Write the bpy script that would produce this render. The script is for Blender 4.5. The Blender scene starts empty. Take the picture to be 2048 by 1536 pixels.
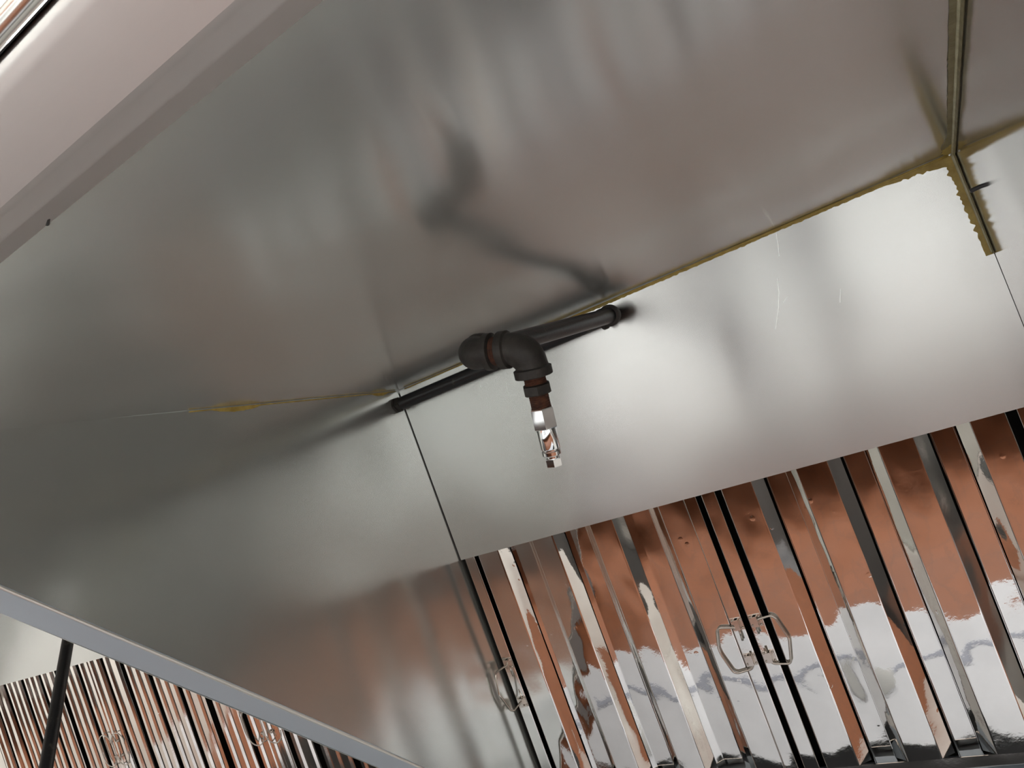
import bpy, bmesh, math, random
import numpy as np
from mathutils import Vector, Matrix, noise

random.seed(7)
C = bpy.context.scene.collection
SC = bpy.context.scene

# ------------------------------------------------------------------ camera
CAM = np.array([0.96939526, -0.80775783, -1.01168957])
ROT = np.array([[0.81449446, 0.57384203, 0.08546403],      # image right
                [-0.32408678, 0.57219979, -0.75336256],    # image down
                [-0.48121361, 0.58591187, 0.65202818]])    # forward
FPX = 1524.1
cd = bpy.data.cameras.new('camera'); cam = bpy.data.objects.new('camera', cd); C.objects.link(cam)
cd.sensor_width = 36.0; cd.lens = FPX / 2048 * 36; cd.clip_start = 0.02; cd.clip_end = 60
m = Matrix.Identity(4)
for i in range(3):
    m[i][0] = ROT[0][i]; m[i][1] = -ROT[1][i]; m[i][2] = -ROT[2][i]; m[i][3] = CAM[i]
cam.matrix_world = m
SC.camera = cam

# ------------------------------------------------------------------ world, lights, exposure
SC.view_settings.view_transform = 'Standard'; SC.view_settings.look = 'None'
SC.view_settings.exposure = 0.0; SC.view_settings.gamma = 1.0; SC.view_settings.use_curve_mapping = False
w = bpy.data.worlds.new('world'); SC.world = w; w.use_nodes = True
w.node_tree.nodes['Background'].inputs[0].default_value = (0.80, 0.84, 0.90, 1)
w.node_tree.nodes['Background'].inputs[1].default_value = 0.25

def area(name, loc, sx, sy, power, col=(.975, 1, .985)):
    l = bpy.data.lights.new(name, 'AREA'); l.shape = 'RECTANGLE'; l.size = sx; l.size_y = sy
    l.energy = power; l.color = col
    o = bpy.data.objects.new(name, l); C.objects.link(o); o.location = loc      # faces straight down
    return o
TROFFERS = [(-3.3, -.7), (-1.9, -1.15), (0.35, -1.15), (2.6, -1.15), (-1.9, -3.3), (0.35, -3.3), (2.6, -3.3)]  # first one added, unseen, to brighten the neighbouring hood's panel
for i, (x, y) in enumerate(TROFFERS):
    area('troffer_light', (x, y, 0.275), 1.15, 0.55, 42)

# ------------------------------------------------------------------ measured profile of the hood
A, B, L = 0.77766, 0.70506, 0.3769        # panel slope, top slope (rad); length of the plain back panel
HF, W = 0.6702, 1.0674                    # height of the bottom rim below the ridge, inner width
CT = 0.9863                               # length of the sloping top
d = np.array([0, math.cos(A), -math.sin(A)])            # down the back panel and filters
n = np.array([0, -math.sin(A), -math.cos(A)])           # out of that plane
cf = np.array([0, -math.cos(B), -math.sin(B)])          # ridge to front rim
nc = np.array([0, math.sin(B), -math.cos(B)])           # out of the sloping top
FLOOR = -2.67

def P(x, s, o=0.0):                                     # point on the back plane
    return Vector((x, *(s * d + o * n)[1:]))
def T(x, s, o=0.0):                                     # point on the sloping top
    return Vector((x, *(s * cf + o * nc)[1:]))

# ------------------------------------------------------------------ materials
def mat(name, col, metal=0.0, rough=0.5, **k):
    m = bpy.data.materials.new(name); m.use_nodes = True
    b = m.node_tree.nodes['Principled BSDF']
    b.inputs['Base Color'].default_value = (*col, 1); b.inputs['Metallic'].default_value = metal
    b.inputs['Roughness'].default_value = rough
    if 'spec' in k: b.inputs['Specular IOR Level'].default_value = k['spec']
    if 'coat' in k: b.inputs['Coat Weight'].default_value = k['coat']; b.inputs['Coat Roughness'].default_value = .1
    return m
def nd(m, t): return m.node_tree.nodes.new(t)
def lk(m, a, b): m.node_tree.links.new(a, b)
def mapped_noise(m, scale, vec, detail=3, rough=.5):
    tc = nd(m, 'ShaderNodeTexCoord'); mp = nd(m, 'ShaderNodeMapping'); nz = nd(m, 'ShaderNodeTexNoise')
    mp.inputs['Scale'].default_value = vec
    nz.inputs['Scale'].default_value = scale; nz.inputs['Detail'].default_value = detail
    nz.inputs['Roughness'].default_value = rough
    lk(m, tc.outputs['Object'], mp.inputs['Vector']); lk(m, mp.outputs[0], nz.inputs['Vector'])
    return nz
def bump(m, h, strength, dist, prev=None):
    b = nd(m, 'ShaderNodeBump'); b.inputs['Strength'].default_value = strength; b.inputs['Distance'].default_value = dist
    lk(m, h, b.inputs['Height'])
    if prev: lk(m, prev, b.inputs['Normal'])
    return b
def ramp(m, fac, stops):
    r = nd(m, 'ShaderNodeValToRGB'); e = r.color_ramp.elements
    while len(e) < len(stops): e.new(.5)
    for q, (p, c) in zip(e, stops): q.position = p; q.color = (*c, 1) if len(c) == 3 else c
    lk(m, fac, r.inputs[0]); return r

def brushed(name, col, rough, aniso, tangent, grain, wave=0.0006, metal=1.0):
    """brushed stainless sheet; tangent = direction across the grain, grain = noise scale vector"""
    m = mat(name, col, metal, rough)
    b = m.node_tree.nodes['Principled BSDF']
    b.inputs['Anisotropic'].default_value = aniso
    t = nd(m, 'ShaderNodeCombineXYZ')
    for i in range(3): t.inputs[i].default_value = tangent[i]
    lk(m, t.outputs[0], b.inputs['Tangent'])
    g = mapped_noise(m, 1.0, grain, 2)
    mr = nd(m, 'ShaderNodeMapRange'); mr.inputs['To Min'].default_value = rough * .93; mr.inputs['To Max'].default_value = rough * 1.07
    lk(m, g.outputs[0], mr.inputs['Value']); lk(m, mr.outputs[0], b.inputs['Roughness'])
    big = mapped_noise(m, 1.0, (3.2, 3.2, 3.2), 1)
    b1 = bump(m, g.outputs[0], .004, .001)
    b2 = bump(m, big.outputs[0], 1.0, wave * 8, b1.outputs[0])
    lk(m, b2.outputs[0], b.inputs['Normal'])
    return m
STEEL = (.60, .59, .565)
M_PANEL = brushed('brushed_steel_panel', (.54, .54, .53), .25, .75, d, (6, 500, 500))
M_TOP = brushed('brushed_steel_top', (.685, .70, .68), .19, .45, cf, (6, 450, 450), .0009, .78)
M_SIDE = brushed('brushed_steel_side', (.655, .675, .65), .18, .3, (0, 0, 1), (400, 6, 400), .0009, .78)
M_SIDE2 = brushed('brushed_steel_side_mirrorlike', (.58, .57, .56), .10, .2, (0, 0, 1), (400, 6, 400), .0004, .9)
M_LIP = brushed('brushed_steel_lip', (.66, .63, .62), .5, .6, (0, 1, 0), (6, 300, 300))
M_RIM = mat('satin_rim_steel', (.50, .58, .67), .3, .45)
M_EDGE = mat('edge_highlight_steel', (.80, .78, .74), .7, .35)  # pale steel carries the painted highlight of rim edge and far handles
M_ROLL = mat('rolled_edge_steel', (.85, .84, .80), 1, .22)
M_DARK = mat('dark_joint', (.006, .006, .006), 0, .8)
M_DUCT = mat('dark_plenum', (.012, .011, .010), 0, .85)  # near-black interior behind the filter slots

def polished(name, col, rough, wv):
    m = mat(name, col, 1.0, rough)
    b = m.node_tree.nodes['Principled BSDF']
    v = nd(m, 'ShaderNodeTexVoronoi'); tc = nd(m, 'ShaderNodeTexCoord'); v.inputs['Scale'].default_value = 21
    v.inputs['Randomness'].default_value = 1
    lk(m, tc.outputs['Object'], v.inputs['Vector'])
    r = ramp(m, v.outputs['Distance'], [(0, (1, 1, 1)), (.055, (.6, .6, .6)), (.11, (0, 0, 0))])   # small dents
    r.color_ramp.interpolation = 'EASE'
    b0 = bump(m, r.outputs[0], .3, .0006)
    big = mapped_noise(m, 1.0, (14, 9, 9), 1)
    b1 = bump(m, big.outputs[0], 1, wv, b0.outputs[0])
    fine = mapped_noise(m, 1.0, (160, 160, 160), 3)
    b2 = bump(m, fine.outputs[0], .05, .0006, b1.outputs[0])
    lk(m, b2.outputs[0], b.inputs['Normal'])
    st = mapped_noise(m, 1.0, (7, 7, 7), 5, .65)
    cr = ramp(m, st.outputs[0], [(.3, col), (.72, tuple(c * .86 for c in col))])
    lk(m, cr.outputs[0], b.inputs['Base Color'])
    return m
M_POL = polished('polished_filter_steel', (.80, .785, .76), .035, .0022)
M_POL2 = polished('worn_filter_steel', (.78, .74, .70), .09, .002)
M_WIRE = mat('handle_wire', (.62, .58, .53), 1, .18)
M_CHROME = mat('chrome', (.88, .89, .90), 1, .05)

def painted_pipe():
    m = mat('black_pipe', (.010, .011, .013), .0, .33, spec=.4)
    b = m.node_tree.nodes['Principled BSDF']
    g = mapped_noise(m, 1, (26, 26, 26), 6, .7)
    c = ramp(m, g.outputs[0], [(.0, (.006, .007, .009)), (.60, (.012, .013, .015)), (.74, (.09, .085, .07))])
    lk(m, c.outputs[0], b.inputs['Base Color'])
    f = mapped_noise(m, 1, (220, 220, 220), 4)
    b1 = bump(m, f.outputs[0], .35, .0008); lk(m, b1.outputs[0], b.inputs['Normal'])
    return m
M_PIPE = painted_pipe()
M_CAST = mat('cast_iron_fitting', (.050, .047, .042), .25, .55)
_g = mapped_noise(M_CAST, 1, (60, 60, 60), 6, .7)
_c = ramp(M_CAST, _g.outputs[0], [(.3, (.018, .017, .016)), (.7, (.042, .039, .034))])
lk(M_CAST, _c.outputs[0], M_CAST.node_tree.nodes['Principled BSDF'].inputs['Base Color'])
_b = bump(M_CAST, mapped_noise(M_CAST, 1, (380, 380, 380), 4).outputs[0], .5, .0006)
lk(M_CAST, _b.outputs[0], M_CAST.node_tree.nodes['Principled BSDF'].inputs['Normal'])
M_RUST = mat('rusty_thread', (.11, .045, .025), .1, .75)
_c = ramp(M_RUST, mapped_noise(M_RUST, 1, (120, 120, 120), 5, .7).outputs[0], [(.3, (.030, .013, .010)), (.65, (.12, .045, .022))])
lk(M_RUST, _c.outputs[0], M_RUST.node_tree.nodes['Principled BSDF'].inputs['Base Color'])

def sealant(name, c1, c2, alpha=1.0):
    m = mat(name, c1, 0, .45); b = m.node_tree.nodes['Principled BSDF']
    c = ramp(m, mapped_noise(m, 1, (45, 45, 45), 5, .65).outputs[0], [(.35, c1), (.7, c2)])
    lk(m, c.outputs[0], b.inputs['Base Color'])
    bb = bump(m, mapped_noise(m, 1, (150, 150, 150), 3).outputs[0], .5, .0012); lk(m, bb.outputs[0], b.inputs['Normal'])
    b.inputs['Alpha'].default_value = alpha
    return m
M_SEAL = sealant('yellow_sealant', (.36, .25, .05), (.55, .41, .11))
M_SMEAR_REFL = sealant('olive_smear_and_reflection', (.27, .235, .12), (.42, .37, .21), .8)  # real smear on the sloping top, painted reflection on the end panel
M_SEALC = sealant('sealant_ridge_highlight', (.42, .40, .24), (.62, .60, .42))  # paler sealant paints the highlight along the bead ridges

def quarry():
    m = mat('quarry_tile', (.32, .12, .06), 0, .45); b = m.node_tree.nodes['Principled BSDF']
    tc = nd(m, 'ShaderNodeTexCoord'); br = nd(m, 'ShaderNodeTexBrick'); br.offset = 0
    br.inputs['Scale'].default_value = 1; br.inputs['Brick Width'].default_value = .155; br.inputs['Row Height'].default_value = .155
    br.inputs['Mortar Size'].default_value = .004
    br.inputs['Color1'].default_value = (.29, .104, .048, 1); br.inputs['Color2'].default_value = (.26, .094, .043, 1)
    br.inputs['Mortar'].default_value = (.21, .088, .05, 1)
    lk(m, tc.outputs['Object'], br.inputs['Vector']); lk(m, br.outputs['Color'], b.inputs['Base Color'])
    return m
M_FLOOR = quarry()
def tile_wall():
    m = mat('white_wall_tile', (.72, .72, .70), 0, .25); b = m.node_tree.nodes['Principled BSDF']
    tc = nd(m, 'ShaderNodeTexCoord'); br = nd(m, 'ShaderNodeTexBrick'); mp = nd(m, 'ShaderNodeMapping')
    mp.inputs['Rotation'].default_value = (math.pi / 2, 0, 0)
    br.inputs['Brick Width'].default_value = .2; br.inputs['Row Height'].default_value = .1; br.inputs['Mortar Size'].default_value = .003
    br.inputs['Color1'].default_value = (.72, .72, .70, 1); br.inputs['Color2'].default_value = (.68, .68, .66, 1)
    br.inputs['Mortar'].default_value = (.35, .34, .32, 1); br.inputs['Scale'].default_value = 1
    lk(m, tc.outputs['Object'], mp.inputs[0]); lk(m, mp.outputs[0], br.inputs['Vector']); lk(m, br.outputs['Color'], b.inputs['Base Color'])
    return m
M_TILE = tile_wall()
M_WALL = mat('painted_wall', (.78, .77, .74), 0, .7)
M_CEIL = mat('ceiling_board', (.70, .70, .69), 0, .8)
M_WHITE = mat('white_worktop', (.88, .89, .95), 0, .3)
M_BLACK = mat('black_iron', (.02, .02, .022), 0, .4)
M_APPL = mat('appliance_steel', (.55, .55, .54), 1, .35)
M_GREY = mat('grey_cabinet', (.22, .22, .22), .0, .5)
M_PALE = mat('pale_worktop', (.60, .60, .60), 0, .35)
M_GLOW = bpy.data.materials.new('troffer_diffuser'); M_GLOW.use_nodes = True
_p = M_GLOW.node_tree.nodes['Principled BSDF']; _p.inputs['Emission Color'].default_value = (.975, 1, .985, 1)
_p.inputs['Emission Strength'].default_value = 6.0

# ------------------------------------------------------------------ mesh helpers
def link(name, me, m, parent=None):
    o = bpy.data.objects.new(name, me); C.objects.link(o)
    if m: me.materials.append(m)
    if parent: o.parent = parent
    return o
def obj(name, bm, m, parent=None, smooth=False):
    me = bpy.data.meshes.new(name)
    bm.normal_update()
    bm.to_mesh(me); bm.free()
    if smooth:
        for p in me.polygons: p.use_smooth = True
    return link(name, me, m, parent)
def tag(o, label, cat, group=None, kind=None):
    o['label'] = label; o['category'] = cat
    if group: o['group'] = group
    if kind: o['kind'] = kind
    return o
def thing(name, label, cat, group=None, loc=(0, 0, 0)):
    o = bpy.data.objects.new(name, None); C.objects.link(o); o.empty_display_size = .05
    o.location = loc
    return tag(o, label, cat, group)
def quad_slab(bm, pts, th, nrm):
    """plate whose visible face is the polygon pts; nrm = visible side, thickness goes the other way"""
    nrm = Vector(nrm).normalized()
    f = [bm.verts.new(Vector(p)) for p in pts]; b = [bm.verts.new(Vector(p) - nrm * th) for p in pts]
    k = len(pts)
    bm.faces.new(f); bm.faces.new(b[::-1])
    for i in range(k): bm.faces.new((f[i], b[i], b[(i + 1) % k], f[(i + 1) % k]))
def fin(bm): bmesh.ops.recalc_face_normals(bm, faces=bm.faces[:]); return bm
def box(bm, x0, x1, y0, y1, z0, z1):
    v = [bm.verts.new((x, y, z)) for x in (x0, x1) for y in (y0, y1) for z in (z0, z1)]
    for f in ((0, 1, 3, 2), (4, 6, 7, 5), (0, 4, 5, 1), (2, 3, 7, 6), (0, 2, 6, 4), (1, 5, 7, 3)):
        bm.faces.new([v[i] for i in f])
def pbox(bm, x0, x1, s0, s1, o0, o1):                    # box in back-plane coordinates
    v = [bm.verts.new(P(x, s, o)) for x in (x0, x1) for s in (s0, s1) for o in (o0, o1)]
    for f in ((0, 1, 3, 2), (4, 6, 7, 5), (0, 4, 5, 1), (2, 3, 7, 6), (0, 2, 6, 4), (1, 5, 7, 3)):
        bm.faces.new([v[i] for i in f])
def sweep(bm, pts, rad, seg=24, caps=True, phase=0.0, up=None):
    """tube through pts with a radius at each point; ring count seg (6 = hexagon)"""
    pts = [Vector(p) for p in pts]
    t0 = (pts[1] - pts[0]).normalized()
    u = Vector(up) if up is not None else (Vector((0, 0, 1)) if abs(t0.z) < .9 else Vector((1, 0, 0)))
    u = (u - t0 * u.dot(t0)).normalized(); rings = []
    for i, p in enumerate(pts):
        if i == 0: t = t0
        elif i == len(pts) - 1: t = (pts[i] - pts[i - 1])
        else: t = (pts[i] - pts[i - 1]).normalized() + (pts[i + 1] - pts[i]).normalized()
        if t.length < 1e-9: t = tp
        t = t.normalized(); tp = t
        u = (u - t * u.dot(t)).normalized(); v = t.cross(u)
        rings.append([bm.verts.new(p + (u * math.cos(a) + v * math.sin(a)) * rad[i])
                      for a in (phase + 2 * math.pi * k / seg for k in range(seg))])
    for a, b in zip(rings, rings[1:]):
        for k in range(seg): bm.faces.new((a[k], a[(k + 1) % seg], b[(k + 1) % seg], b[k]))
    if caps: bm.faces.new(rings[0][::-1]); bm.faces.new(rings[-1])
def auto(o, ang=35):
    me = o.data
    for p in me.polygons: p.use_smooth = True
    me.set_sharp_from_angle(angle=math.radians(ang))
    return o
def grid_plate(x0, x1, s0, s1, fn, nx, ns, amp, seed, o=0.0):
    """flat plate cut into a grid that is very slightly uneven, like real sheet metal"""
    bm = bmesh.new(); rows = []
    for j in range(ns + 1):
        r = []
        for i in range(nx + 1):
            x = x0 + (x1 - x0) * i / nx; s = s0 + (s1 - s0) * j / ns
            h = amp * noise.noise(Vector((x * 3 + seed, s * 3, seed)))
            r.append(bm.verts.new(fn(x, s, o + h)))
        rows.append(r)
    for a, b in zip(rows, rows[1:]):
        for i in range(nx): bm.faces.new((a[i], a[i + 1], b[i + 1], b[i]))
    return bm
def solid(o, th, off):
    md = o.modifiers.new('thickness', 'SOLIDIFY'); md.thickness = th; md.offset = off; md.use_even_offset = False
    es = o.modifiers.new('crisp_edges', 'EDGE_SPLIT'); es.split_angle = math.radians(38)
    return o

# ================================================================== the room
def plane(name, pts, m, nrm, kind='structure', th=.05):
    bm = bmesh.new(); quad_slab(bm, pts, th, nrm); fin(bm)
    o = obj(name, bm, m); o['kind'] = kind; return o
X0, X1, Y0, Y1, Z1 = -4.2, 4.2, -4.8, .74, .30
plane('floor', [(X0, Y0, FLOOR), (X1, Y0, FLOOR), (X1, Y1, FLOOR), (X0, Y1, FLOOR)], M_FLOOR, (0, 0, 1))
plane('ceiling', [(X0, Y0, Z1), (X1, Y0, Z1), (X1, Y1, Z1), (X0, Y1, Z1)], M_CEIL, (0, 0, -1))
plane('wall_back', [(X0, Y1, FLOOR), (X1, Y1, FLOOR), (X1, Y1, Z1), (X0, Y1, Z1)], M_TILE, (0, -1, 0))
plane('wall_front', [(X0, Y0, FLOOR), (X1, Y0, FLOOR), (X1, Y0, Z1), (X0, Y0, Z1)], M_WALL, (0, 1, 0))
plane('wall_left', [(X0, Y0, FLOOR), (X0, Y1, FLOOR), (X0, Y1, Z1), (X0, Y0, Z1)], M_WALL, (1, 0, 0))
plane('wall_right', [(X1, Y0, FLOOR), (X1, Y1, FLOOR), (X1, Y1, Z1), (X1, Y0, Z1)], M_WALL, (-1, 0, 0))
for x, y in TROFFERS:
    bm = bmesh.new(); box(bm, x - .6, x + .6, y - .3, y + .3, .287, .299); fin(bm)
    t = tag(obj('ceiling_light', bm, M_GLOW), 'unseen white rectangular ceiling light panel out in the kitchen', 'ceiling light', 'kitchen ceiling lights')

# ================================================================== the hood we look up into
hood = thing('exhaust_hood', 'large brushed stainless steel kitchen hood seen from inside, sloping top above the filters', 'exhaust hood')
TP = .0012
o = obj('sloped_top', grid_plate(-.001, W + .001, -.002, CT, T, 20, 20, .0016, 3.1), M_TOP, hood, True); solid(o, TP, 1 if False else -1)
o = obj('back_panel', grid_plate(.0028, W - .0012, .0012, L, P, 20, 8, .0007, 9.4), M_PANEL, hood, True); solid(o, .0014, 1)
def side_plate(x, sgn, m, parent, amp=.0015):
    """end plate: triangle-like outline between sloping top, back wall and bottom rim, as a wavy grid"""
    bm = bmesh.new(); rows = []; ny, nz = 44, 18
    yb = .735; yf = -.8235
    for j in range(ny + 1):
        y = yf + (yb - yf) * j / ny
        ztop = min(y * math.tan(B), 0) if y < 0 else -0.0
        ztop += .0 if y < 0 else 0
        if y < -.751: ztop = -.639
        r = []
        for i in range(nz + 1):
            z = ztop + (-HF - ztop) * i / nz
            r.append(bm.verts.new((x + amp * noise.noise(Vector((y * 2.3, z * 2.3, x * 7 + 2))) * min(1, (z + HF) * 8) * min(1, (ztop - z) * 10), y, z)))
        rows.append(r)
    for a, b in zip(rows, rows[1:]):
        for i in range(nz):
            bm.faces.new((a[i], a[i + 1], b[i + 1], b[i]) if sgn > 0 else (a[i], b[i], b[i + 1], a[i + 1]))
    return obj('end_panel', bm, m, parent, True)
o = side_plate(0, 1, M_SIDE, hood); solid(o, TP, 0)
o = side_plate(W, -1, M_SIDE2, hood, .0006); solid(o, TP, 0)

# black open joint between left end panel and back panel
bm = bmesh.new(); pbox(bm, .0002, .0030, .004, L, -.006, -.0015); fin(bm); obj('corner_joint', bm, M_DARK, hood)
bm = bmesh.new(); pbox(bm, W - .0016, W - .0002, .004, L, -.006, -.001); fin(bm); obj('corner_joint', bm, M_DARK, hood)

# bottom rim of the left end panel: rounded inner edge, flat underside
RIMW = .074
bm = bmesh.new()
yf, yb = -.8235, .735
prof = [(.0008, -HF + .003), (.0006, -HF), (-.0004, -HF - .001), (-.004, -HF - .0012), (-RIMW, -HF - .001), (-RIMW, -HF + .003)]
ra = []
for j in range(41):
    y = yf + (yb - yf) * j / 40
    bend = .0020 * math.sin((y + .55) * 3.3)
    ra.append([bm.verts.new((x + bend * .5, y, z + bend)) for x, z in prof])
for a, b in zip(ra, ra[1:]):
    for i in range(len(prof)): bm.faces.new((a[i], a[(i + 1) % len(prof)], b[(i + 1) % len(prof)], b[i]))
bm.faces.new(ra[0]); bm.faces.new(ra[-1][::-1]); fin(bm)
auto(obj('bottom_rim', bm, M_RIM, hood), 30)
bm = bmesh.new()
sweep(bm, [(.0012, yf + (yb - yf) * j / 40, -HF + .0002 + .0020 * math.sin((yf + (yb - yf) * j / 40 + .55) * 3.3)) for j in range(41)], [.0021] * 41, 10); fin(bm)
obj('rim_highlight', bm, M_EDGE, hood, True)  # bright burr strip added for the highlight line along the rim

# front lip: folded inner edge, flat underside, rounded outer edge and rolled hem
def lip(x0, x1, parent):
    pr = [(-.7510, -.6393), (-.7626, -.6590), (-.7634, -.6601), (-.7646, -.6609), (-.7726, -.6662), (-.7738, -.6672), (-.7755, -.6688), (-.7775, -.6698), (-.7900, -.6700), (-.8120, -.6700)]
    for k in range(1, 9):
        a = k / 8 * math.pi / 2; pr.append((-.8120 - .0125 * math.sin(a), -.6575 - .0125 * math.cos(a)))
    pr += [(-.8245, .02)]
    bm = bmesh.new(); nx = 12; rows = []
    for i in range(nx + 1):
        x = x0 + (x1 - x0) * i / nx
        rows.append([bm.verts.new((x, y, z)) for y, z in pr])
    for a, b in zip(rows, rows[1:]):
        for i in range(len(pr) - 1): bm.faces.new((a[i], b[i], b[i + 1], a[i + 1]))
    fin(bm)
    o = auto(obj('front_lip', bm, M_LIP, parent), 22); solid(o, .0012, 0)
    bm = bmesh.new(); sweep(bm, [(x0, -.8318, -.6705), (x1, -.8318, -.6705)], [.0052] * 2, 20); fin(bm)
    obj('rolled_hem', bm, M_ROLL, parent, True)
    bm = bmesh.new(); quad_slab(bm, [(x0, -.8262, -.6650), (x1, -.8262, -.6650), (x1, -.8262, -.60), (x0, -.8262, -.60)], .0008, (0, -1, 0)); fin(bm)
    obj('hem_joint', bm, M_DARK, parent)
lip(-.0745, W + .04, hood)
SCREW = Vector((0.5239, -0.7517, -0.6397))
def screw(pt, nrm, parent, r=.0032, h=.012):
    bm = bmesh.new(); p = Vector(pt); q = Vector(nrm).normalized()
    sweep(bm, [p - q * .002, p + q * h * .85, p + q * h], [r, r, r * .7], 12); fin(bm)
    auto(obj('screw', bm, M_BLACK, parent))
screw((W - .001, -.0597, -.160), (-1, 0, -.1), hood, .0028, .011)
screw(SCREW, (.85, -.25, -.35), hood, .0017, .011)

#
# plenum behind the filters, grease trough below, end fillers
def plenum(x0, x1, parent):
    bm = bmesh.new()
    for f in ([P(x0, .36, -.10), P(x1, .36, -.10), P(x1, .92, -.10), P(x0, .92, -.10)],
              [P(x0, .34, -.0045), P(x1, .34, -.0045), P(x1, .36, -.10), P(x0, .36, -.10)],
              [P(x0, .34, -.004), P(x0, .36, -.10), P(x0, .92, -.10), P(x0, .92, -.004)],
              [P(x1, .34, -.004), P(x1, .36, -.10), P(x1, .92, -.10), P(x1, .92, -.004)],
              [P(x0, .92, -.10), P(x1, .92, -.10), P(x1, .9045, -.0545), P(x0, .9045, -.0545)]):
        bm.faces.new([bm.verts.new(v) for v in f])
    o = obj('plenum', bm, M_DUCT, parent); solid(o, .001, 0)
def trough(x0, x1, parent):
    bm = bmesh.new(); pr = [(.905, -.055), (.905, .006), (.9085, .006), (.9085, -.0515), (.958, -.0515), (.958, .012), (.961, .012), (.961, -.055)]
    ends = [[bm.verts.new(P(x, s, o)) for s, o in pr] for x in (x0, x1)]
    k = len(pr)
    for i in range(k): bm.faces.new((ends[0][i], ends[0][(i + 1) % k], ends[1][(i + 1) % k], ends[1][i]))
    bm.faces.new(ends[0]); bm.faces.new(ends[1][::-1]); fin(bm)
    obj('grease_trough', bm, M_RIM, parent)
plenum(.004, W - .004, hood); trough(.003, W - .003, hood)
bm = bmesh.new(); pbox(bm, 1.0475, W - .001, .36, .90, -.008, -.0045); fin(bm); obj('filler_strip', bm, M_POL, hood)

# fine scratches on the back panel
M_SCR = mat('bare_scratch', (.92, .92, .90), 1, .35)
def scratch(pts, wdt=.00035):
    bm = bmesh.new(); v = []
    for i, (x, s) in enumerate(pts):
        t = .5 + .5 * math.sin(math.pi * i / (len(pts) - 1))
        v.append((bm.verts.new(P(x - wdt * t, s, .0003)), bm.verts.new(P(x + wdt * t, s, .0003))))
    for a, b in zip(v, v[1:]): bm.faces.new((a[0], a[1], b[1], b[0]))
    solid(obj('scratch', bm, M_SCR, hood), .0003, 1)

scratch([(0.8072, 0.0046), (0.8024, 0.0264), (0.7978, 0.0432)])
scratch([(0.7836, 0.0749), (0.7777, 0.0974), (0.7687, 0.1196), (0.7525, 0.1504)])
scratch([(0.7779, 0.1147), (0.7846, 0.1097), (0.7875, 0.1083)])
scratch([(0.8637, 0.1268), (0.856, 0.1461)])
scratch([(0.1943, 0.0436), (0.1937, 0.0592)])
scratch([(0.2505, 0.0685), (0.2471, 0.0931)])

# ================================================================== baffle filters
FO = -.005                                  # filter faces sit just behind the panel plane
def wob(x, s, k):
    v = Vector((x * 2.2 + k * 3.7, s * 7.5 + k, k * 1.3))
    return noise.noise(v)
def channel(name, prof, s0, s1, seed, m, parent, ns=56, amp=.0011, dx=.0011):
    """sheet channel running down the slope. prof: list of (x, depth) corners; corners are rounded."""
    bm = bmesh.new()
    R = .0014
    strips = []
    pts = [Vector((p[0], p[1])) for p in prof]
    prev_end = pts[0]
    for i in range(1, len(pts)):
        a, b = pts[i - 1], pts[i]
        dirv = (b - a).normalized()
        st = prev_end
        if i < len(pts) - 1:
            en = b - dirv * R; nx_ = b + (pts[i + 1] - b).normalized() * R
            strips.append((st, en, 5, None)); strips.append((en, nx_, 3, b)); prev_end = nx_
        else: strips.append((st, b, 5, None))
    for a, b, k, ctrl in strips:
        cols = []
        for i in range(k + 1):
            t = i / k
            q = a.lerp(b, t) if ctrl is None else (a * (1 - t) ** 2 + ctrl * 2 * t * (1 - t) + b * t * t)
            cols.append(q)
        grid = []
        for j in range(ns + 1):
            s = s0 + (s1 - s0) * j / ns; r = []
            env = math.sin(math.pi * min(1, max(0, (s - s0) / (s1 - s0)))) ** .5
            for q in cols:
                h = amp * env * wob(q.x * 3, s, seed) + amp * .25 * noise.noise(Vector((q.x * 40 + seed, s * 22, seed)))
                ex = dx * env * noise.noise(Vector((seed * 5.1 + q.y * 60, s * 5, 0)))
                r.append(bm.verts.new(P(q.x + ex, s, FO - q.y + h)))
            grid.append(r)
        for r0, r1 in zip(grid, grid[1:]):
            for i in range(k): bm.faces.new((r0[i], r0[i + 1], r1[i + 1], r1[i]))
    o = obj(name, bm, m, parent, True); solid(o, .0007, 1 if False else 0)
    return o
def wire(pts, r, parent, name='handle', rnd=.006):
    pts = [Vector(p) for p in pts]; out = [pts[0]]
    for i in range(1, len(pts) - 1):
        a, b, c = pts[i - 1], pts[i], pts[i + 1]
        k = min(rnd, (a - b).length * .45, (c - b).length * .45)
        p0 = b + (a - b).normalized() * k; p2 = b + (c - b).normalized() * k
        for t in (0, .25, .5, .75, 1): out.append(p0 * (1 - t) ** 2 + b * 2 * t * (1 - t) + p2 * t * t)
    out.append(pts[-1])
    bm = bmesh.new(); sweep(bm, out, [r] * len(out), 10); fin(bm)
    return obj(name, bm, M_WIRE, parent, True)
def bracket(x, s, parent):
    """small riveted clip that holds the wire: plate with two raised straps and four rivet heads"""
    bm = bmesh.new()
    pbox(bm, x - .0105, x + .0105, s - .011, s + .011, FO + .0002, FO + .0014)
    pbox(bm, x - .0032, x + .0032, s - .009, s + .009, FO + .0068, FO + .0080)
    pbox(bm, x - .0044, x - .0032, s - .009, s + .009, FO + .001, FO + .0080)
    pbox(bm, x + .0032, x + .0044, s - .009, s + .009, FO + .001, FO + .0080)
    for a in (-.0076, .0076):
        for b in (-.0072, .0072):
            bmesh.ops.create_uvsphere(bm, u_segments=10, v_segments=6, radius=.0022,
                                      matrix=Matrix.Translation(P(x + a, s + b, FO + .0014)))
    fin(bm); auto(obj('bracket', bm, M_WIRE, parent))
S0, S1 = .366, .880
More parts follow.
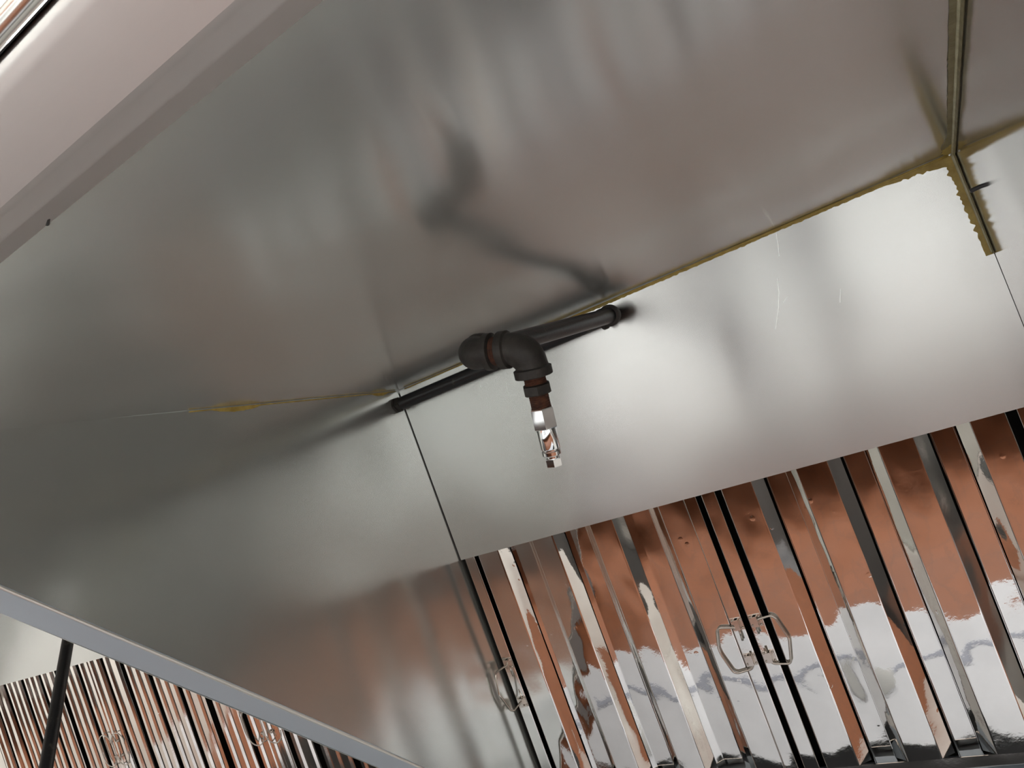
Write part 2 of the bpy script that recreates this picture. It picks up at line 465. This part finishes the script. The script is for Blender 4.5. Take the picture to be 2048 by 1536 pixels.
SHAPES = {0: (.017, .020, .0185, .030, .033, .0245), 1: (.0195, .015, .0167, .028, .0172, .0235)}   # flange spread and depth, rear web                         # flare and depth of the front channels
def near_filter(name, label, x0, x1, rails, faces, fw, seed, handles):
    f = thing(name, label, 'baffle filter', 'polished baffle filters in the near hood')
    FL, FH, RW, RD, RF, RG = SHAPES[0 if seed < 2 else 1]
    for k, (a, b) in enumerate(rails):
        pr = [(a + .0005, .048), (a, 0), (b, 0), (b - .0005, .030)]
        channel('side_rail', pr, S0, S1 + .018, seed + k * 11, M_POL, f, amp=.0007, dx=.0003)
    for nme, a, b in (('bottom_rail', S1 + .0005, S1 + .0185), ('top_rail', S0 - .012, S0 - .0005)):
        bm = bmesh.new(); pbox(bm, x0 + .0012, x1 - .0012, a, b, FO - .0025, FO - .001); fin(bm); obj(nme, bm, M_POL2, f)
    for k, xf in enumerate(faces):
        wd = fw[k]
        pr = [(xf - FL, FH), (xf, .0004), (xf + wd, .0004), (xf + wd + FL, FH)]
        if k == len(faces) - 1: pr = pr[:3] + [(xf + wd + .0003, FH)]
        if k == 0: pr[0] = (xf - .0045, FH)
        channel('front_baffle', pr, S0, S1, seed + 2.3 * k, M_POL, f)
    for k in range(len(faces) - 1):
        c = (faces[k] + fw[k] + faces[k + 1]) / 2
        pr = [(c - RF, RG), (c - RW, RD), (c + RW, RD), (c + RF, RG)]
        channel('rear_baffle', pr, S0, S1 + .023, seed + 5.1 * k + 1.7, M_POL, f, amp=.0010)
    for pts, br in handles:
        h = wire(pts, .00215, f)
        for x, s in br: bracket(x, s, h)
    return f
H = FO + .0046
flatpts = lambda q: [P(x, s, H) for x, s in q]
HANDLES = {}
HANDLES[1] = [(0.5133, 0.6395), (0.5142, 0.6203), (0.5087, 0.6150), (0.4811, 0.6106), (0.4744, 0.6154), (0.4658, 0.6467), (0.4668, 0.6599), (0.4764, 0.6919), (0.4828, 0.6950), (0.5097, 0.6915), (0.5159, 0.6849), (0.5160, 0.6635)]
HANDLES[2] = [(0.5455, 0.6322), (0.5452, 0.6120), (0.5515, 0.6078), (0.5751, 0.6053), (0.5814, 0.6102), (0.5914, 0.6487), (0.5803, 0.6886), (0.5757, 0.6916), (0.5506, 0.6880), (0.5445, 0.6809), (0.5450, 0.6587)]
HANDLES[3] = [P(x, s, o) for x, s, o in [(0.0236, 0.6348, -0.0035), (0.0235, 0.6151, -0.0034), (0.0226, 0.6078, -0.0002), (0.0131, 0.6072, 0.0313), (0.0116, 0.6123, 0.0362), (0.0094, 0.6491, 0.0435), (0.0130, 0.6877, 0.0316), (0.0152, 0.6941, 0.0243), (0.0239, 0.6860, -0.0047), (0.0243, 0.6633, -0.0061)]]
near_filter('baffle_filter', 'polished steel baffle filter in the near hood corner beside the left end panel', .0085, .5245,
            [(.009, .033), (.501, .5235)], [.044, .177, .309, .451], [.049, .047, .046, .049], 1.0,
            [(HANDLES[3], [(.0225, .607), (.0225, .690)]), (flatpts(HANDLES[1]), [(.5135, .611), (.5135, .676)])])
near_filter('baffle_filter', 'polished steel baffle filter at the right edge of the picture, right of the black gap', .5335, 1.0455,
            [(.5343, .559), (1.0210, 1.0450)], [.5714, .7016, .830, .9606], [.052, .049, .051, .046], 4.0,
            [(flatpts(HANDLES[2]), [(.5468, .611), (.5468, .676)])])

# ================================================================== suppression piping
def px(x, y, Z):                                   # used once, to lift measured joints of the pipe into the room
    c = np.array([(x - 1024) / FPX * Z, (y - 768) / FPX * Z, Z]); return CAM + ROT.T @ c
def px_plane(x, y, off):
    v = ROT.T @ np.array([(x - 1024) / FPX, (y - 768) / FPX, 1]); t = (off - CAM @ n) / (v @ n); return CAM + v * t
Cc = Vector(px_plane(1229, 628.5, .0235))
ZC = float(ROT[2] @ (np.array(Cc) - CAM))
ZA = ZC * (1865 - 1229) / (1865 - 936)
Aa = Vector(px(936, 709, ZA)); Bb = Vector(px(1055, 694, ZA * .962))
def camdir(v): v = ROT.T @ np.array(v, float); return Vector(v / np.linalg.norm(v))
DD = camdir((.240, 1.0, .15))
pipe = thing('suppression_pipe', 'black fire suppression pipe with rusty fittings and a chrome nozzle below the sloping top', 'pipe')
def elbow(cn, u, v, rb, rc, ce, coll, name='elbow'):
    cn = Vector(cn); u = u.normalized(); v = (v - u * u.dot(v) * .0).normalized(); ar = ce * .62
    pts, rad = [], []
    for t, r in ((ce, rc - .0012), (ce - .0008, rc), (ce - coll, rc), (ce - coll - .0016, rb * 1.02), (ar, rb)):
        pts.append(cn + u * t); rad.append(r)
    for k in range(1, 8):
        a = k / 8; p0 = cn + u * ar; p2 = cn + v * ar
        pts.append(p0 * (1 - a) ** 2 + (cn + (u + v) * ar * .10) * 2 * a * (1 - a) + p2 * a * a)
        rad.append(rb * (1 + .07 * math.sin(math.pi * a)))
    for t, r in ((ar, rb), (ce - coll - .0016, rb * 1.02), (ce - coll, rc), (ce - .0008, rc), (ce, rc - .0012)):
        pts.append(cn + v * t); rad.append(r)
    bm = bmesh.new(); sweep(bm, pts, rad, 36); fin(bm)
    return auto(obj(name, bm, M_CAST, pipe), 40)
dCA = (Aa - Cc).normalized(); AB = (Bb - Aa).normalized()
DD = (DD - AB * DD.dot(AB) * .1).normalized()
RP = .0135; HEXP = .55
# pipe along the corner
bm = bmesh.new(); xs = [.001, .02, .12, .22, .32, .42, Cc.x - .012]
sweep(bm, [(x, Cc.y, Cc.z) for x in xs], [RP] * len(xs), 28); fin(bm); auto(obj('supply_pipe', bm, M_PIPE, pipe))
bm = bmesh.new(); sweep(bm, [(.0018, Cc.y, Cc.z), (.007, Cc.y, Cc.z), (.0075, Cc.y, Cc.z), (.017, Cc.y, Cc.z)], [.0175, .0175, .0155, .0155], 6, phase=.3)
fin(bm); auto(obj('wall_coupling', bm, M_CAST, pipe))
elbow(Cc, dCA, Vector((-1, 0, 0)), .0158, .0190, .0275, .0075)
bm = bmesh.new(); sweep(bm, [Cc + dCA * .014, Cc + dCA * .2, Aa - dCA * .020], [RP, RP, RP], 28); fin(bm); auto(obj('branch_pipe', bm, M_PIPE, pipe))
elbow(Aa, -dCA, AB, .0188, .0222, .0345, .0085)
elbow(Bb, -AB, DD, .0192, .0225, .0350, .0100)
def threads(p0, dr, ln, r, name, dep=.0007, pitch=.0018):
    bm = bmesh.new(); k = int(ln / pitch * 2); pts = []; rad = []
    for i in range(k + 1): pts.append(p0 + dr * (ln * i / k)); rad.append(r - (dep if i % 2 else 0))
    sweep(bm, pts, rad, 28); fin(bm); return auto(obj(name, bm, M_RUST, pipe), 20)
g = (Bb - Aa).length
threads(Aa + AB * .030, AB, g - .060, .0172, 'close_nipple')
threads(Bb + DD * .031, DD, .0145, .0132, 'bushing_thread')
bm = bmesh.new()
q = lambda t: Bb + DD * (t * 1.035 + (.0 if t > .05 else -.001))
sweep(bm, [q(.0432), q(.0446), q(.0530), q(.0545)], [.0150, .0178, .0178, .0150], 6, phase=.52, up=camdir((1, 0, 0))); fin(bm)
auto(obj('hex_bushing', bm, M_CAST, pipe), 30)
threads(q(.0535), DD, .0180, .0119, 'nozzle_nipple')
bm = bmesh.new()
sweep(bm, [q(.0700), q(.0712), q(.0930), q(.0940)], [.0140, .0151, .0151, .0140], 6, phase=HEXP, up=camdir((1, 0, 0)))
fin(bm); nz = auto(obj('nozzle', bm, M_CHROME, pipe), 30)
nz['label'] = 'shiny chrome nozzle body'
bm = bmesh.new()
sweep(bm, [q(t) for t in (.0925, .0933, .1175, .1185, .1186, .1198, .1200, .1212, .1250, .1262, .1264, .1300)],
      [.0112, .0117, .0117, .0110, .0098, .0098, .0106, .0116, .0116, .0106, .0070, .0070], 40); fin(bm)
auto(obj('barrel', bm, M_CHROME, nz), 35)
bm = bmesh.new()
sweep(bm, [q(.1296), q(.1304), q(.1385), q(.1395)], [.0090, .0100, .0100, .0092], 6, phase=.57, up=camdir((1, 0, 0))); fin(bm)
auto(obj('tip_nut', bm, M_CHROME, nz), 30)

# ================================================================== sealant in the seams
def bead(name, pts, rad, m, squash=None):
    bm = bmesh.new(); sweep(bm, pts, rad, 10); fin(bm); return obj(name, bm, m, None, True)
def ragged(fn, a0, a1, w0, k, seed, jag=.35, lift=.0012):
    """thin smear of sealant on a sheet: fn(along, across, lift)"""
    bm = bmesh.new(); v = []
    for i in range(k + 1):
        t = a0 + (a1 - a0) * i / k; ww = w0(i / k) * (1 + jag * noise.noise(Vector((t * 160, seed, 0))) + jag * .6 * noise.noise(Vector((t * 30, seed, 5))))
        v.append((bm.verts.new(fn(t, -.0004, lift)), bm.verts.new(fn(t, ww * .5, lift * .9)), bm.verts.new(fn(t, ww, .0004))))
    for a, b in zip(v, v[1:]):
        for j in range(2): bm.faces.new((a[j], a[j + 1], b[j + 1], b[j]))
    return bm
def smear(name, fn, a0, a1, w0, m, parent, k=90, seed=1.0, **kw):
    o = obj(name, ragged(fn, a0, a1, w0, k, seed, **kw), m, parent, True); solid(o, .0006, 0); return o
def sealpart(label):
    o = bpy.data.objects.new('sealant_bead', None); C.objects.link(o); o.parent = hood; o['label'] = label; return o
# 1: long bead where the sloping top meets the back panel
b1 = sealpart('thin yellow sealant line along the ridge between sloping top and bright back panel')
N = 60; pts = [P(.02 + (W - .03) * i / N, .0022, .0022) for i in range(N + 1)]
bm = bmesh.new(); sweep(bm, pts, [.0013 + .0011 * max(0, (i / N - .3)) + .0004 * noise.noise(Vector((i * .7, 0, 0))) for i in range(N + 1)], 8); fin(bm)
obj('ridge', bm, M_SEAL, b1, True)
smear('smear', lambda t, a, l: P(t, a + .001, l), .36, W - .008, lambda t: .0052 + (.010 * max(0, (t - .86) / .14)), M_SEAL, b1, 220, 2.0)
# 2: bead from the ridge corner down the right end of the back panel
b2 = sealpart('thick ragged yellow sealant down the corner of back panel and right end panel')
bm = bmesh.new(); sweep(bm, [P(W - .0028, .003 + .150 * i / 30, .0028) for i in range(31)], [.0034 - .0016 * i / 30 + .0004 * noise.noise(Vector((i * .9, 3, 0))) for i in range(31)], 8); fin(bm)
obj('ridge', bm, M_SEALC, b2, True)
smear('smear', lambda t, a, l: P(W - a - .0012, t, l), .004, .156, lambda t: .0155 - .006 * t, M_SEAL, b2, 130, 5.0)
smear('mirrored_smear', lambda t, a, l: P(W - l * .6 - .0019, t, a + .001), .004, .156, lambda t: .022 - .008 * t, M_SMEAR_REFL, b2, 90, 8.0, jag=.2)  # strip coloured as the yellow smear's reflection in the end panel
b2.children[-1]['label'] = 'painted olive grey reflection of the smear on the end panel'
# 3: bead up the corner between sloping top and right end panel
b3 = sealpart('broad olive yellow sealant with highlight painted on its central ridge running up to the top edge of the picture')
bm = bmesh.new(); sweep(bm, [T(W - .0022, .003 + .80 * i / 40, .0022) for i in range(41)], [.0024 + .0005 * noise.noise(Vector((i * .6, 7, 0))) for i in range(41)], 8); fin(bm)
obj('ridge', bm, M_SEALC, b3, True)
smear('smear', lambda t, a, l: T(W - a - .0012, t, l), .004, .80, lambda t: .0085 + .007 * math.exp(-((t - .06) / .05) ** 2), M_SMEAR_REFL, b3, 120, 11.0, jag=.12)
smear('mirrored_smear', lambda t, a, l: T(W - l * .6 - .0019, t, a + .001), .004, .80, lambda t: .0085, M_SMEAR_REFL, b3, 120, 12.0, jag=.12)
smear('corner_smear', lambda t, a, l: T(W - a - .0012, t, l + .0006), .004, .085, lambda t: .0135 * math.sin(math.pi * min(1, t + .25)) + .002, M_SEAL, b3, 40, 13.0)
# 4: patches along the left end of the sloping top
b4 = sealpart('broken yellow sealant patches along the seam of sloping top and left end panel')
bm = bmesh.new(); sweep(bm, [T(.0016, .01 + .50 * i / 40, .0016) for i in range(41)], [.0010 + .0003 * noise.noise(Vector((i * .8, 17, 0))) for i in range(41)], 8); fin(bm)
obj('ridge', bm, M_SEAL, b4, True)
smear('patch', lambda t, a, l: T(.0008 + l * .5, t, a + .001), .035, .085, lambda t: .0055 * math.sin(math.pi * t) ** .6 + .0008, M_SEAL, b4, 40, 21.0)
smear('patch', lambda t, a, l: T(.0008 + l * .5, t, a + .001), .37, .47, lambda t: .0065 * math.sin(math.pi * t) ** .7 + .0008, M_SEAL, b4, 50, 24.0)

# ================================================================== the next hood to the left
NX0, NX1 = -3.05, -.0762
hood2 = thing('exhaust_hood', 'neighbouring stainless hood to the left, its beige-lit panel glimpsed under the rim', 'exhaust hood')
o = obj('back_panel', grid_plate(NX0, NX1, 0, L, P, 30, 8, .0012, 19.4), M_PANEL, hood2, True); solid(o, .0014, 1)
o = obj('sloped_top', grid_plate(NX0, NX1, 0, CT, T, 30, 12, .0012, 23.1), M_TOP, hood2, True); solid(o, TP, -1)
side_plate(NX0, 1, M_SIDE, hood2); o = hood2.children[-1]; solid(o, TP, 0)
bm = bmesh.new(); box(bm, NX1, NX1 + .0012, -.8235, .735, -HF, -.66); box(bm, NX1, NX1 + .0012, -.70, .735, -.66, -.60); fin(bm); obj('end_panel', bm, M_SIDE, hood2)
bm = bmesh.new()
vv = [bm.verts.new((NX1, y, z)) for y, z in ((-.751, -.66), (-.751, -.641), (0, -.002), (.735, -.002), (.735, -.66))]; bm.faces.new(vv)
o = obj('end_panel', bm, M_SIDE, hood2); solid(o, .001, 0)
lip(NX0, NX1 - .001, hood2); plenum(NX0 + .003, NX1 - .003, hood2); trough(NX0 + .003, NX1 - .003, hood2)

bm = bmesh.new(); pbox(bm, NX0 + .004, -2.094, .362, .904, -.0085, -.005); fin(bm); obj('filler_panel', bm, M_POL2, hood2)
# far filters: flat faces pressed with fine ribs, dark slots between
def stadium(cx, cs, w_, h_, off):
    r = w_ / 2; pts = []
    for k in range(25):
        a = 2 * math.pi * k / 24
        pts.append(P(cx + r * math.cos(a), cs + r * math.sin(a) + (h_ / 2 - r) * (1 if math.sin(a) >= 0 else -1), off))
    return pts
def far_filter(x0, label, handles):
    f = thing('baffle_filter', label, 'baffle filter', 'worn baffle filters in the neighbouring hood')
    wd = .662; slots = [.066, .155, .268, .377, .482, .596]
    edges = [0.001] + [v for s_ in slots for v in (s_ - .013, s_ + .013)] + [wd - .001]
    for k in range(0, len(edges), 2):
        a, b = x0 + edges[k], x0 + edges[k + 1]
        pr = [(a - .000, .02), (a, 0)]
        nr = max(2, int((b - a) / .0165)); st = (b - a) / nr
        for i in range(nr):
            xa = a + st * i
            if i % 2 == 0: pr += [(xa + st * .55, .0), (xa + st * .75, .0055)]
            else: pr += [(xa + st * .55, .0055), (xa + st * .8, .0)]
        pr += [(b, pr[-1][1]), (b, .02)]
        bm = bmesh.new(); ns = 30; rows = []
        for j in range(ns + 1):
            s = S0 + (S1 + .01 - S0) * j / ns
            rows.append([bm.verts.new(P(x + .0006 * noise.noise(Vector((k * 3 + x0, s * 6, 1))), s, FO - h + .0013 * noise.noise(Vector((x * 9, s * 9, k + x0))))) for x, h in pr])
        for r0, r1 in zip(rows, rows[1:]):
            for i in range(len(pr) - 1): bm.faces.new((r0[i], r0[i + 1], r1[i + 1], r1[i]))
        auto(obj('side_rail' if k in (0, len(edges) - 2) else 'front_baffle', bm, M_POL2, f), 20); solid(f.children[-1], .0006, 0)
    for nme, a, b in (('bottom_rail', S1 + .0105, S1 + .0205), ('top_rail', S0 - .012, S0 - .0005)):
        bm = bmesh.new(); pbox(bm, x0 + .0012, x0 + wd - .0012, a, b, FO - .022, FO); fin(bm); obj(nme, bm, M_POL2, f)
    for hx in handles:
        bm = bmesh.new(); pts = stadium(x0 + hx, .648, .062, .098, FO + .009); sweep(bm, pts, [.0016] * len(pts), 8); fin(bm); h = obj('handle', bm, M_EDGE, f, True)
        for ds in (-.022, .022):
            c = P(x0 + (.018 if hx < .3 else wd - .018), .648 + ds, FO + .001)
            bm = bmesh.new(); bmesh.ops.create_uvsphere(bm, u_segments=10, v_segments=6, radius=.0042, matrix=Matrix.Translation(c))
            fin(bm); obj('rivet', bm, M_WIRE, h, True)
far_filter(-2.088, 'worn baffle filter in the bottom left corner, crossed by the slanting dark pipe', [.627])
far_filter(-1.425, 'worn baffle filter between the two pairs of wire handles under the grey rim', [.030, .627])
far_filter(-.762, 'worn baffle filter nearest the grey rim at the bottom of the picture', [.030])

p2 = thing('suppression_pipe', 'slanting dark grey pipe hanging in front of the neighbouring filters at bottom left', 'pipe')
Pt, Pb = Vector(px(135.5, 1284, 1.86)), Vector(px(92, 1536, 1.56)); dv = (Pb - Pt).normalized()
top = Pt - dv * ((-.02 - Pt.z) / -dv.z if False else (Pt.z - (-.03)) / dv.z)
top = Pt + dv * ((-.075 - Pt.z) / dv.z); bot = Pt + dv * ((-.86 - Pt.z) / dv.z)
bm = bmesh.new(); sweep(bm, [top, Pt, Pb, bot], [.0135] * 4, 28); fin(bm); auto(obj('pipe_run', bm, M_PIPE, p2))
nn = Vector(n); wallpt = top - nn * (top.dot(nn) - .001)          # stub from the pipe's upper end into the back panel
bm = bmesh.new(); sweep(bm, [wallpt, top - nn * .012], [.0135] * 2, 28); fin(bm); auto(obj('stub_pipe', bm, M_PIPE, p2))
bm = bmesh.new(); u_, v_ = -nn, dv
pp = [top + u_ * .030, top + u_ * .018] + [(top + u_ * .018) * (1 - a) ** 2 + top * 2 * a * (1 - a) + (top + v_ * .018) * a * a for a in (.2, .4, .6, .8)] + [top + v_ * .018, top + v_ * .030]
sweep(bm, pp, [.0185, .0165] + [.0165] * 4 + [.0165, .0185], 28); fin(bm); auto(obj('elbow', bm, M_CAST, p2))
bm = bmesh.new(); sweep(bm, [bot - dv * .01, bot + dv * .012, bot + dv * .014, bot + dv * .03], [.0175, .0175, .012, .012], 6); fin(bm); auto(obj('end_fitting', bm, M_CAST, p2))

# ================================================================== cooking line and tables below (seen only as reflections)
def part(name, m, parent, *boxes):
    bm = bmesh.new()
    for b in boxes: box(bm, *b)
    fin(bm)
    o = obj(name, bm, m, parent); bv = o.modifiers.new('bevel', 'BEVEL'); bv.width = .006; bv.segments = 2
    return o
r1 = thing('worktable', 'white-topped table under the hood, mirrored in the lower half of the filters', 'table', loc=(0, 0, 0))
part('tabletop', M_WHITE, r1, (-.62, 1.75, -.095, .30, -1.79, -1.75))
part('cabinet', M_APPL, r1, (-.60, 1.73, -.07, .28, -2.58, -1.791))
for lx in (-.57, 1.70):
    for ly in (-.04, .25): part('leg', M_APPL, r1, (lx - .02, lx + .02, ly - .02, ly + .02, FLOOR, -2.581))
r2 = thing('range', 'black cooking range along the back wall, mirrored as the dark bottom of the filters', 'cooking range')
part('hob', M_BLACK, r2, (-.62, 1.75, .31, .725, -1.80, -1.76)); part('body', M_BLACK, r2, (-.61, 1.74, .315, .72, FLOOR, -1.801))
part('inlay_strip', mat('blue_grey_strip', (.45, .47, .56), 0, .4), r1, (-.55, 1.70, .035, .062, -1.7499, -1.747))
tr = thing('tray', 'round pale tray on the white-topped table below the filters', 'tray')
bm = bmesh.new(); sweep(bm, [(.45, .10, -1.7495), (.45, .10, -1.746), (.45, .10, -1.740), (.45, .10, -1.7385)], [.074, .080, .080, .077], 40); fin(bm); auto(obj('dish', bm, M_PALE, tr))
r4 = thing('counter', 'grey steel counter added across the aisle to darken the left of the back panel', 'counter')  # unseen, added so the left of the back panel reflects something darker
part('top', M_GREY, r4, (-3.4, -.75, -2.2, -1.15, -1.79, -1.75)); part('cabinet', M_GREY, r4, (-3.38, -.77, -2.18, -1.38, FLOOR, -1.791))
r3 = thing('worktable', 'long pale table added across the aisle to brighten the back panel by reflection', 'table')  # unseen, added to give the back panel something bright to reflect
part('tabletop', M_PALE, r3, (-.70, 3.8, -2.35, -1.07, -1.79, -1.75))
part('cabinet', M_PALE, r3, (-.67, 3.77, -2.32, -1.40, -2.55, -1.791))
for lx in (-.62, 3.70):
    for ly in (-2.05, -1.46): part('leg', M_APPL, r3, (lx - .02, lx + .02, ly - .02, ly + .02, FLOOR, -2.551))

for x, y, lab, cat in ((.24, -1.50, 'dark grey bin', 'bin'), (.60, -1.62, 'black bin', 'bin')):  # unseen dark blocks added to put streaks in the back panel's reflection
    r5 = thing('streak_block', lab + ' added on the pale table to streak the back panel', cat)
    h = .085 if x < .5 else .14
    bm = bmesh.new(); box(bm, x - .045 if x < .5 else x - .075, x + .045 if x < .5 else x + .075, y - .30, y + .30, -1.749, -1.60); fin(bm)
    o = obj('body', bm, M_GREY if x < .5 else M_BLACK, r5); bv = o.modifiers.new('bevel', 'BEVEL'); bv.width = .02; bv.segments = 3
    part('lid', M_BLACK, r5, (x - h * .6, x + h * .6, y - .31, y + .31, -1.599, -1.585))
r6 = thing('appliance', 'dark cabinet-like fryer added below the neighbouring hood to darken the filter reflections', 'appliance')  # unseen dark box added so the left filter faces reflect dark
part('body', M_GREY, r6, (-1.95, -1.17, -.95, .35, -2.55, -1.50)); part('lid', M_BLACK, r6, (-1.93, -1.19, -.93, .33, -1.499, -1.46))
for lx in (-1.90, -1.22):
    for ly in (-.90, .29): part('leg', M_APPL, r6, (lx - .02, lx + .02, ly - .02, ly + .02, FLOOR, -2.551))
scratch([(XA, .05 + .004 * 0), (XA, .06)]) if False else None
